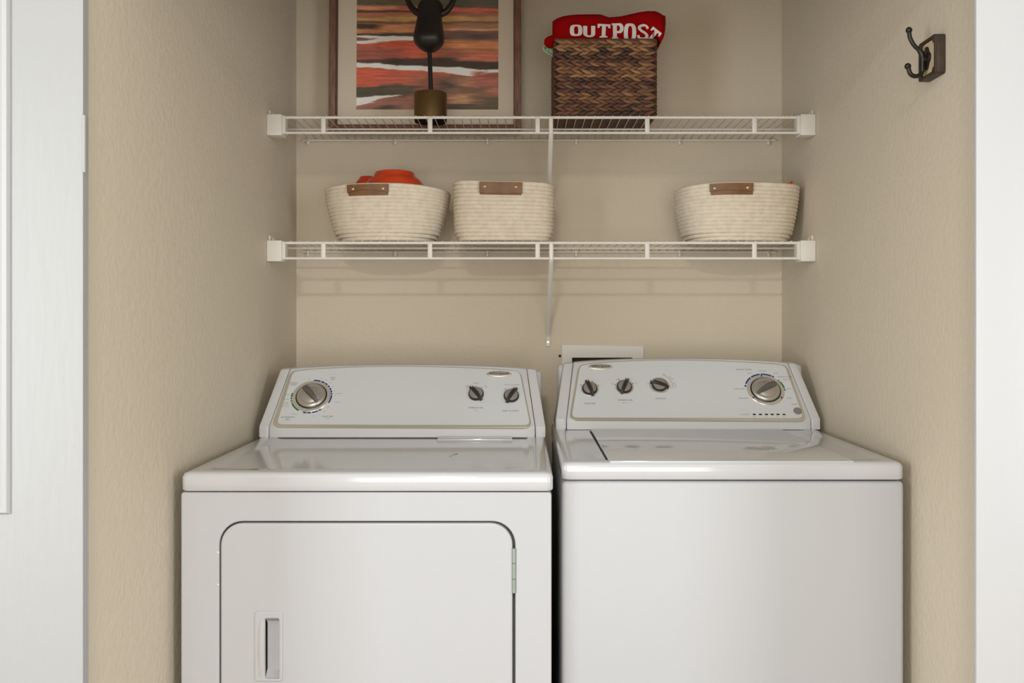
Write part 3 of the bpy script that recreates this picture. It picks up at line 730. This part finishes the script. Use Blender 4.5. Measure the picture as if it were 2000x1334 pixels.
weave_face('side_weave', lambda x, r_, s: Matrix.Translation((sg1 - .003, cy_ + x, zr(r_, s))), Matrix(((0, 0, 1, 0), (1, 0, 0, 0), (0, 1, 0, 0), (0, 0, 0, 1))), sgB - sgF - .004, NR, STRAND[2])
weave_face('back_weave', lambda x, r_, s: Matrix.Translation((cx_ - x, sgB - .003, zr(r_, s))), Matrix(((-1, 0, 0, 0), (0, 0, 1, 0), (0, 1, 0, 0), (0, 0, 0, 1))), sg1 - sg0 - .004, NR, STRAND[2])
weave_face('base_weave', lambda x, r_, s: Matrix.Translation((cx_ + x, sgF + .008 + .0192 * (r_ + .5) + s * .0048, TU + .0072)), Matrix(((1, 0, 0, 0), (0, 1, 0, 0), (0, 0, 1, 0), (0, 0, 0, 1))), sg1 - sg0 - .01, 10, STRAND[4])
# stitched rim: small upright loops all round
bm = bmesh.new()
def rim_loop(x, y, ax):
    M = Matrix.Translation((x, y, sgT - .001)) @ (Matrix.Rotation(R(90), 4, 'Z') if ax else Matrix.Identity(4))
    loops = [[M @ Vector((w * math.cos(a), -.008 + .0, 0)) for a in (0,)] for w in (0,)]
    addtube(bm, [M @ Vector((random.uniform(-.0008, .0008), -.0075, -.003)), M @ Vector((0, -.0055, .0025)), M @ Vector((0, .002, .004)), M @ Vector((0, .006, .0))], .0024, 5)
x = sg0 + .004
while x < sg1 - .003: rim_loop(x, sgF + .008, 0); rim_loop(x, sgB - .008, 0); x += .0042
y = sgF + .01
while y < sgB - .008: rim_loop(sg0 + .007, y, 1); rim_loop(sg1 - .007, y, 1); y += .0042
o = bmo('rim_stitching', bm, STRAND[0], seag, angle=60); o['kind'] = 'stuff'
# ------------------------------------------------------------------ red printed cloth in the basket
rd = 2.492
def lerp_tab(tab, x):
    if x <= tab[0][0]: return tab[0][1]
    for (a, b), (c, d) in zip(tab, tab[1:]):
        if x <= c: return b + (d - b) * (x - a) / (c - a)
    return tab[-1][1]
RT = [(1079.5, 38), (1083, 35), (1090, 31), (1100, 27.5), (1115, 25), (1130, 24), (1160, 23.5), (1175, 24), (1183, 27), (1190, 29.5), (1200, 29), (1215, 27.5), (1232, 23.5), (1250, 19.5), (1268, 17), (1280, 18.2), (1288, 21), (1295, 25.5), (1300.5, 26), (1301.5, 27)]
RB = [(1079.5, 70), (1084, 79), (1089, 84), (1094, 150), (1272, 150), (1277, 72), (1283, 72), (1289, 84), (1296, 74), (1299, 62), (1301.5, 44)]
def cloth_surf(px, py):
    """front surface depth and position; px,py are measured in the plane y = rd"""
    x = (px - VX) * rd / F; z = CZ - (py - VY) * rd / F
    tp = lerp_tab(RT, px); e = min(1, max(0, (py - tp) / 22)); ex = min(1, max(0, (px - 1079) / 14)) * min(1, max(0, (1302 - px) / 10))
    puff = .028 * math.sqrt(max(0, 1 - (1 - e) ** 2)) * math.sqrt(max(0, ex))
    wr = .004 * noise.noise(Vector((x * 22, z * 30, 2))) + .0022 * math.sin(x * 70 + z * 60)
    return Vector((x, rd + .018 - puff + wr * e * ex, z))
bm = bmesh.new(); NXc, NYc = 110, 26; fr = []; bk = []
for i in range(NXc + 1):
    px = 1079.5 + (1301.5 - 1079.5) * i / NXc; tp, bt = lerp_tab(RT, px), lerp_tab(RB, px)
    cf = []; cb = []
    for j in range(NYc + 1):
        py = tp + (bt - tp) * j / NYc
        p = cloth_surf(px, py); cf.append(bm.verts.new(p))
        e = min(1, max(0, (py - tp) / 22)); ex = min(1, max(0, (px - 1079) / 14)) * min(1, max(0, (1302 - px) / 10))
        cb.append(bm.verts.new(Vector((p.x, rd + .020 + .10 * math.sqrt(max(0, 1 - (1 - e) ** 2)) * math.sqrt(max(0, ex)) * .9, p.z))))
    fr.append(cf); bk.append(cb)
for i in range(NXc):
    for j in range(NYc):
        bm.faces.new((fr[i][j], fr[i + 1][j], fr[i + 1][j + 1], fr[i][j + 1])); bm.faces.new((bk[i][j], bk[i][j + 1], bk[i + 1][j + 1], bk[i + 1][j]))
    bm.faces.new((fr[i][0], bk[i][0], bk[i + 1][0], fr[i + 1][0])); bm.faces.new((fr[i][-1], fr[i + 1][-1], bk[i + 1][-1], bk[i][-1]))
for k in (0, NXc):
    for j in range(NYc): bm.faces.new((fr[k][j], bk[k][j], bk[k][j + 1], fr[k][j + 1]))
redc = bmo('red_bag', bm, RED, angle=60, at=(P(1190, 60, rd)))
tag(redc, 'red cloth bag with white lettering stuffed into the dark woven basket', 'bag')
# the flap hanging over the left rim
bm = bmesh.new(); loops = []
for px, t, b in ((1063, 79, 84), (1067, 74, 91), (1072, 71, 94), (1077, 69.5, 94.5), (1080, 69, 93), (1082.5, 68, 80), (1090, 66, 76)):
    c = P(px, (t + b) / 2, 2.52); hz_ = (b - t) / 2 * 2.52 / F
    th = .018 if px < 1084 else .008
    L = [Vector((c.x, c.y + th * math.sin(a), c.z + hz_ * math.cos(a))) for a in [2 * math.pi * k / 14 for k in range(14)]]
    loops.append(L)
loft(bm, loops); bmo('bag_flap', bm, RED, redc, angle=70)
SCL = F / rd
# block letters with slab feet drawn as outlines: unit cell 1 wide x 1 high, counters as holes
def oval(x0, x1, y0, y1, n=28, e=3.0):
    return [((x0 + x1) / 2 + (x1 - x0) / 2 * math.copysign(abs(math.cos(2 * math.pi * k / n)) ** (2 / e), math.cos(2 * math.pi * k / n)),
             (y0 + y1) / 2 + (y1 - y0) / 2 * math.copysign(abs(math.sin(2 * math.pi * k / n)) ** (2 / e), math.sin(2 * math.pi * k / n))) for k in range(n)]
def dpts(x0, x1, y0, y1):
    r = (y1 - y0) / 2; out = [(x0, y0)]
    for k in range(13):
        a = R(-90 + 15 * k); out.append((x1 - min(r, .45) + min(r, .45) * math.cos(a), (y0 + y1) / 2 + r * math.sin(a)))
    return out + [(x0, y1)]
def sstroke():
    c = smooth_path([(.88, .76, 0), (.74, .92, 0), (.48, .965, 0), (.20, .86, 0), (.16, .70, 0), (.36, .57, 0), (.66, .47, 0), (.86, .32, 0), (.78, .12, 0), (.50, .035, 0), (.22, .09, 0), (.10, .25, 0)], 4)
    L = []; Rr = []
    for k, p in enumerate(c):
        d = (c[min(k + 1, len(c) - 1)] - c[max(k - 1, 0)]).normalized(); n_ = Vector((-d.y, d.x, 0)) * (.135 if .15 < k / len(c) < .85 else .11)
        n_.y *= .62
        L.append((p + n_)[:2]); Rr.append((p - n_)[:2])
    return L + Rr[::-1]
GLYPH = {'O': ([oval(0, 1, 0, 1)], [[oval(.33, .67, .16, .84)]]),
 'U': ([[(0, 1), (0, .3)] + [(.5 - .5 * math.cos(R(15 * k)), .3 - .3 * math.sin(R(15 * k))) for k in range(1, 12)] + [(1, .3), (1, 1), (.66, 1), (.66, .3)] + [(.5 + .16 * math.cos(R(15 * k)), .3 - .14 * math.sin(R(15 * k))) for k in range(1, 12)] + [(.34, .3), (.34, 1)]], [[]]),
 'T': ([[(0, 1), (0, .70), (.14, .70), (.20, .84), (.35, .84), (.35, .12), (.20, .10), (.20, 0), (.80, 0), (.80, .10), (.65, .12), (.65, .84), (.80, .84), (.86, .70), (1, .70), (1, 1)]], [[]]),
 'P': ([[(0, 1), (0, .9), (.10, .88), (.10, .12), (0, .10), (0, 0), (.58, 0), (.58, .10), (.44, .12), (.44, .38)] + dpts(.5, 1, .38, 1)[1:-1]], [[dpts(.44, .70, .52, .86)]]),
 'S': ([sstroke()], [[]])}
#       letter, x of its left and right edge, y of top and foot in the photograph (the feet sink behind the rim), turn
LET = [('O', 1112.5, 1137, 50.5, 73.5, 0), ('U', 1138.5, 1162, 53, 75, 0), ('T', 1166, 1191, 49.5, 76, -3), ('P', 1194, 1217, 48, 79, 0), ('O', 1217.5, 1241.5, 48.5, 84, 0), ('S', 1243.5, 1266.5, 50, 80, -6), ('T', 1264, 1286, 58, 84, -38)]
for ch, xa, xb, yt, yb, turn in LET:
    outs, holes = GLYPH[ch]
    bm = bmesh.new()
    for o_, h_ in zip(outs, holes):
        pl = [o_] + h_; fl = [p for L in pl for p in L]
        vs = [bm.verts.new((x, y, 0)) for x, y in fl]
        for t in tessellate_polygon([[Vector((x, y, 0)) for x, y in L] for L in pl]):
            try: bm.faces.new([vs[q] for q in t])
            except ValueError: pass
    bmesh.ops.triangulate(bm, faces=bm.faces)
    for _ in range(2): bmesh.ops.subdivide_edges(bm, edges=[e for e in bm.edges if e.calc_length() > .12], cuts=1); bmesh.ops.triangulate(bm, faces=bm.faces)
    cxp, cyp = (xa + xb) / 2, (yt + yb) / 2
    for v in bm.verts:
        dx_, dy_ = (v.co.x - .5) * (xb - xa), (.5 - v.co.y) * (yb - yt); a_ = R(-turn)
        v.co = cloth_surf(cxp + dx_ * math.cos(a_) - dy_ * math.sin(a_), cyp + dx_ * math.sin(a_) + dy_ * math.cos(a_)) + Vector((0, -.0014, 0))
    bmesh.ops.delete(bm, geom=[v for v in bm.verts if v.co.z < sgT - .022], context='VERTS')
    bmo('letter', bm, WPRINT, redc, angle=None, normals=False)
# pale green knitted scrap at the left rim
bm = bmesh.new()
for k in range(10):
    a = P(1081 - k * .7, 90 + k * .2, 2.55); b = P(1063 + k * 2.0, 90 + k * 1.8, 2.55 + .004 * (k % 3)); c = P(1062 + k * 2.3, 97 + k * 1.5, 2.545 + .003 * k); d_ = P(1070 + k * 1.5, 104 + k * .9, 2.552)
    addtube(bm, smooth_path([a, b, c, d_], 5), .0026, 6)
gc = bmo('green_tassel', bm, GREENC, angle=70, at=P(1074, 95, 2.55))
tag(gc, 'pale green cord fringe hanging out below the red bag flap', 'fringe')
# ------------------------------------------------------------------ coiled rope baskets
class Rope:
    def __init__(s, cx, cy, a, b, e, rot, n, flare, zt, sag, label):
        s.cx, s.cy, s.a, s.b, s.e, s.rot, s.n, s.flare, s.h, s.sag = cx, cy, a, b, e, R(rot), n, flare, zt, sag
        s.root = thing('rope_basket', label, 'basket', (cx, cy, TL), 'cream rope baskets on the lower shelf')
        pitch = (s.h - .010) / (n - 1)
        for i in range(n):
            t = i / (n - 1)
            bm = bmesh.new(); N = 84; loops = []
            for k in range(N):
                th = 2 * math.pi * k / N
                c = s.pt(th, t); d = (s.pt(th + .01, t) - s.pt(th - .01, t)).normalized(); u = Vector((d.y, -d.x, 0)); w = Vector((0, 0, 1))
                q = .0058
                loops.append([c + (u * math.cos(2 * math.pi * j / 8) + w * math.sin(2 * math.pi * j / 8) * pitch / .0116 * 1.18) * q for j in range(8)])
            loops.append(loops[0])
            rows = [[bm.verts.new(p) for p in L] for L in loops[:-1]]
            for k in range(N):
                A, B = rows[k], rows[(k + 1) % N]
                for j in range(8): bm.faces.new((A[j], A[(j + 1) % 8], B[(j + 1) % 8], B[j]))
            bmo('rope_coil', bm, ROPE, s.root, angle=80)
        bm = bmesh.new()
        L0 = [s.pt(2 * math.pi * k / 60, 0) for k in range(60)]; c = Vector((cx, cy, TL + .005))
        loft(bm, [[c.lerp(Vector((p.x, p.y, TL + .001)), .98) for p in L0], [c.lerp(Vector((p.x, p.y, TL + .008)), .98) for p in L0]])
        bmo('basket_base', bm, ROPE, s.root)
    def pt(s, th, t):
        f = 1 - s.flare * (1 - t) ** 1.5; f -= .06 * max(0, 1 - t * 7)
        c, n_ = math.cos(th), math.sin(th)
        x = math.copysign(abs(c) ** (2 / s.e), c) * s.a * f; y = math.copysign(abs(n_) ** (2 / s.e), n_) * s.b * (f * .5 + .5)
        z = TL + .0068 + (s.h - .0123) * t + t * t * s.sag(th)
        return Vector((s.cx + x * math.cos(s.rot) - y * math.sin(s.rot), s.cy + x * math.sin(s.rot) + y * math.cos(s.rot), z))
    def theta_at_px(s, px, t):
        best = min((abs(VX + s.pt(-k * math.pi / 400, t).x * F / s.pt(-k * math.pi / 400, t).y - px), -k * math.pi / 400) for k in range(20, 380))
        return best[1]
    def strip(s, name, pxa, pxb, ta, tb, off, thick, arch, m, parent):
        """a leather strip lying on the front of the basket"""
        tm = (ta + tb) / 2; A = s.theta_at_px(pxa, tm); B = s.theta_at_px(pxb, tm)
        bm = bmesh.new(); nx_, ny_ = 14, 4; F_ = []; B_ = []
        for i in range(nx_ + 1):
            f = i / nx_; th = A + (B - A) * f; fr_ = []; bk_ = []
            for j in range(ny_ + 1):
                lo = tb + arch * math.sin(math.pi * f)
                t = ta + (lo - ta) * j / ny_
                p = s.pt(th, min(t, 1.0)); p.z += max(0, t - 1) * s.h
                d = (s.pt(th + .02, t if t < 1 else 1) - s.pt(th - .02, t if t < 1 else 1)).normalized(); u = Vector((d.y, -d.x, 0))
                fr_.append(bm.verts.new(p + u * (off + thick))); bk_.append(bm.verts.new(p + u * off))
            F_.append(fr_); B_.append(bk_)
        for i in range(nx_):
            for j in range(ny_):
                bm.faces.new((F_[i][j], F_[i + 1][j], F_[i + 1][j + 1], F_[i][j + 1])); bm.faces.new((B_[i][j], B_[i][j + 1], B_[i + 1][j + 1], B_[i + 1][j]))
            bm.faces.new((F_[i][0], B_[i][0], B_[i + 1][0], F_[i + 1][0])); bm.faces.new((F_[i][-1], F_[i + 1][-1], B_[i + 1][-1], B_[i][-1]))
        for k in (0, nx_):
            for j in range(ny_): bm.faces.new((F_[k][j], B_[k][j], B_[k][j + 1], F_[k][j + 1]))
        return bmo(name, bm, m, parent, angle=40)
    def handle(s, pxa, pxb, rivets, tb=.80, arch=.05, under=.06):
        h = s.strip('leather_tab', pxa, pxb, 1.008, tb + under, .0085, .0040, arch, LEATH, s.root)
        s.strip('leather_fold', pxa + 1, pxb - .5, .99, tb, .0050, .0030, 0, LEATH, h)
        # part of the strap lying over the rim
        for px in rivets:
            th = s.theta_at_px(px, .92); p = s.pt(th, .925); d = (s.pt(th + .02, .92) - s.pt(th - .02, .92)).normalized(); u = Vector((d.y, -d.x, 0))
            M = Matrix.Translation(p + u * .0105) @ u.to_track_quat('Z', 'Y').to_matrix().to_4x4()
            lathe('rivet', [(.0048, 0), (.0046, .0016), (.003, .003), (0, .0034)], M, BRASSR, h, 14)
H = .160
bl = Rope(-.3905, 2.578, .1745, .128, 2.35, -2, 15, .20, H, lambda th: -.010 * max(0, math.cos(th)) ** 2 - .004 * max(0, -math.cos(th)) ** 2 - .002, 'cream rope basket at the left of the lower shelf holding orange bowls')
bl.handle(682, 759.5, (692.5, 749), .80, .055, .05)
bm_ = Rope(-.0565, 2.548, .1385, .092, 4.2, 4, 15, .035, H + .004, lambda th: -.004 * math.cos(th), 'cream rope basket with upright sides, middle of the lower shelf')
bm_.handle(936.5, 1019, (946.5, 1007), .78, -.01, .035)
br_ = Rope(.614, 2.578, .171, .124, 2.7, 7, 15, .155, H + .001, lambda th: -.006 * max(0, -math.cos(th)) ** 2, 'cream rope basket at the right of the lower shelf with orange cloth inside')
br_.handle(1387, 1469, (1396, 1457.5), .80, .03, .055)
# orange bowls upside down in the left basket
def bowl(x, y, ztop, prof, tilt, label, base):
    M = Matrix.Translation((x, y, ztop)) @ Matrix.Rotation(R(tilt), 4, 'Y') @ Matrix.Rotation(R(180), 4, 'X')
    b = lathe('orange_bowl', prof, M, ORANGE, None, 48, at=(x, y, base), angle=40)
    tag(b, label, 'bowl', 'orange bowls in the left rope basket')
s_ = 2.565 / F
zt1 = CZ - (336.5 - VY) * s_
bowl((771 - VX) * s_, 2.562, zt1, [(0, .001), (.049, 0), (.0545, .002), (.0565, .006), (.060, .013), (.070, .022), (.0735, .0235), (.075, .026), (.080, .032), (.086, .042), (.0895, .052), (.091, .062), (.091, .075), (.088, .10), (.085, .15), (.082, .19), (.079, .19), (.082, .15), (.083, .08), (.05, .02), (0, .012)], 0,
     'large orange bowl upside down, topmost in the left rope basket', TL + .01)
bowl(-.4590, 2.645, CZ - (345.5 - VY) * 2.65 / F, [(0, .001), (.020, 0), (.025, .002), (.0275, .007), (.0335, .014), (.0355, .016), (.0375, .026), (.0380, .036), (.034, .05), (.028, .10), (.026, .17), (.023, .17), (.029, .06), (.02, .015), (0, .01)], 0,
     'smaller orange bowl behind the large one in the left basket', TL + .01)
# orange cloth tips in the right basket
def cloth_scrap(pts, d, label, zdrop=.05):
    bm = bmesh.new(); loops = []
    for px, top_, dy in pts:
        a = P(px, top_, d + dy); lo = a.z - zdrop
        L = []
        for k in range(9):
            t = k / 8; L.append(Vector((a.x + .004 * math.sin(t * 5 + px), a.y + .006 * math.sin(t * 6 + px * .3) + .004, a.z + (lo - a.z) * t)))
        L += [Vector((p.x, p.y + .006, p.z)) for p in reversed(L)]
        loops.append(L)
    loft(bm, loops); o = bmo('orange_cloth', bm, ORCLOTH, angle=60, at=P(pts[0][0], pts[0][1], d))
    tag(o, label, 'cloth', 'orange cloth in the right rope basket')
cloth_scrap([(1508, 364.5, 0), (1518, 361, .002), (1527, 359.5, 0), (1538, 357.5, .003), (1545, 355, 0), (1548.5, 353.5, .002), (1551, 357, .0)], 2.535, 'orange cloth corner poking up at the right end of the right rope basket')
cloth_scrap([(1403, 363, 0), (1407, 355.5, 0), (1413, 358, .003), (1425, 356.0, 0), (1436, 356.5, .003), (1452, 360, 0)], 2.50, 'flat orange cloth edge behind the leather tab of the right rope basket')
# ------------------------------------------------------------------ outlet box recessed in the back wall
obx = thing('laundry_outlet_box', 'white plastic utility box set in the wall behind the washing machine', 'outlet box', (.245, DB, 1.0))
ox0, ox1, oz1 = (1097 - VX) / 632, (1257 - VX) / 632, CZ - (673.5 - VY) / 632
prism('flange', [(ox0, .95), (ox1, .95), (ox1, oz1 - .004), (ox1 - .06, oz1 - .003), (ox0 + .10, oz1), (ox0, oz1)], [list(reversed([(ob[0] + .001, ob[2] + .001), (ob[0] + .001, ob[3] - .001), (ob[1] - .001, ob[3] - .001), (ob[1] - .001, ob[2] + .001)][::-1]))], MB, .006, BOXPL, obx, lift=.0065, bev=.0015)
bm = bmesh.new()
def obl(i, d): return [MB @ Vector((x, y, d)) for x, y in ((ob[0] + .001 + i, ob[2] + .001 + i), (ob[1] - .001 - i, ob[2] + .001 + i), (ob[1] - .001 - i, ob[3] - .001 - i), (ob[0] + .001 + i, ob[3] - .001 - i))]
loft(bm, [obl(0, 0), obl(.001, -.075)], cap0=False); bmo('box_recess', bm, DARKIN, obx)
lathe('mounting_nail', [(.004, 0), (.004, .003), (0, .004)], MB @ Matrix.Translation(((1093.5 - VX) / 632, CZ - (695 - VY) / 632, .0005)), GAP, obx, 10)
# ------------------------------------------------------------------ coat hook on the right wall
hk = thing('coat_hook', 'dark bronze double coat hook on square cream and brown plate, right wall', 'hook', (XR, 1.722, 1.735))
MH = Matrix(((0, 0, -1, XR), (-1, 0, 0, 1.722), (0, 1, 0, 1.727), (0, 0, 0, 1)))    # local x -> -Y (towards camera), y -> Z, z -> -X (into the alcove)
a = .0355; b = .0375
prism('plate', rrect(-a, a, -b, b, .005, 4), [], MH, .0165, HOOKW, hk, bev=.002, lift=.017)
r2 = .75
def notch(s_): # square with scooped corners
    q = .009; pts = []
    for sx, sy in ((-1, -1), (1, -1), (1, 1), (-1, 1)):
        c0 = (sx * a * s_, sy * b * s_)
        seq = [(c0[0], c0[1] - sy * q), (c0[0] - sx * q * .7, c0[1] - sy * q * .7), (c0[0] - sx * q, c0[1])]
        if sx * sy > 0: pts += seq
        else: pts += seq[::-1]
    return pts
prism('cream_inset', notch(.80), [], MH, .002, HOOKC, hk, lift=.0182)
rs = rrect(-a, a, -b, b, .005, 4)
prism('plate_rim', rs, [list(reversed(notch(.84)))], MH, .004, HOOKW, hk, bev=.0008, lift=.0205)
prism('hook_mount', [(math.cos(R(t)) * .0135 * (1 + .18 * math.cos(R(t * 4))), math.sin(R(t)) * .020 * (1 + .12 * math.cos(R(t * 4)))) for t in range(0, 360, 12)], [], MH, .004, HOOKM, hk, bev=.0012, lift=.0225)
def hp(px, py, d=1.722): 
    return P(px, py, d)
tube('hook_shaft', smooth_path([hp(1802, 140), hp(1801.5, 131), hp(1801.5, 120), hp(1801, 108), hp(1796, 98)], 5), [.0052] * 21, HOOKM, hk, 12)
tube('prong', smooth_path([hp(1802, 109), hp(1796, 99), hp(1785, 88), hp(1777.5, 74), hp(1775.5, 61)], 6), .0040, HOOKM, hk, 12)
tube('prong', smooth_path([hp(1802, 138), hp(1797, 146), hp(1787, 149), hp(1778, 144), hp(1773.5, 131)], 6), .0042, HOOKM, hk, 12)
lathe('hook_stem', [(.008, .018), (.007, .028), (.005, .030), (0, .030)], MH @ Matrix.Translation((0, -.002, 0)), HOOKM, hk, 16)
for px, py in ((1775.3, 59), (1773, 129.5)):
    c = hp(px, py)
    lathe('hook_ball', [(.0062 * math.sin(R(t)), -.0062 * math.cos(R(t))) for t in range(0, 181, 18)], Matrix.Translation(c), HOOKM, hk, 16, angle=80)
# ceiling lamp (behind the photographer; the light's own fitting)
lamp = thing('ceiling_lamp', 'round white ceiling lamp in the hall behind the viewpoint', 'lamp', (-.26, -1.1, 2.6))
lathe('lamp_base', [(.19, 2.6), (.19, 2.56), (.12, 2.55), (0, 2.55)], Matrix.Translation((-.26, -1.1, 0)), CEIL, lamp, 40)
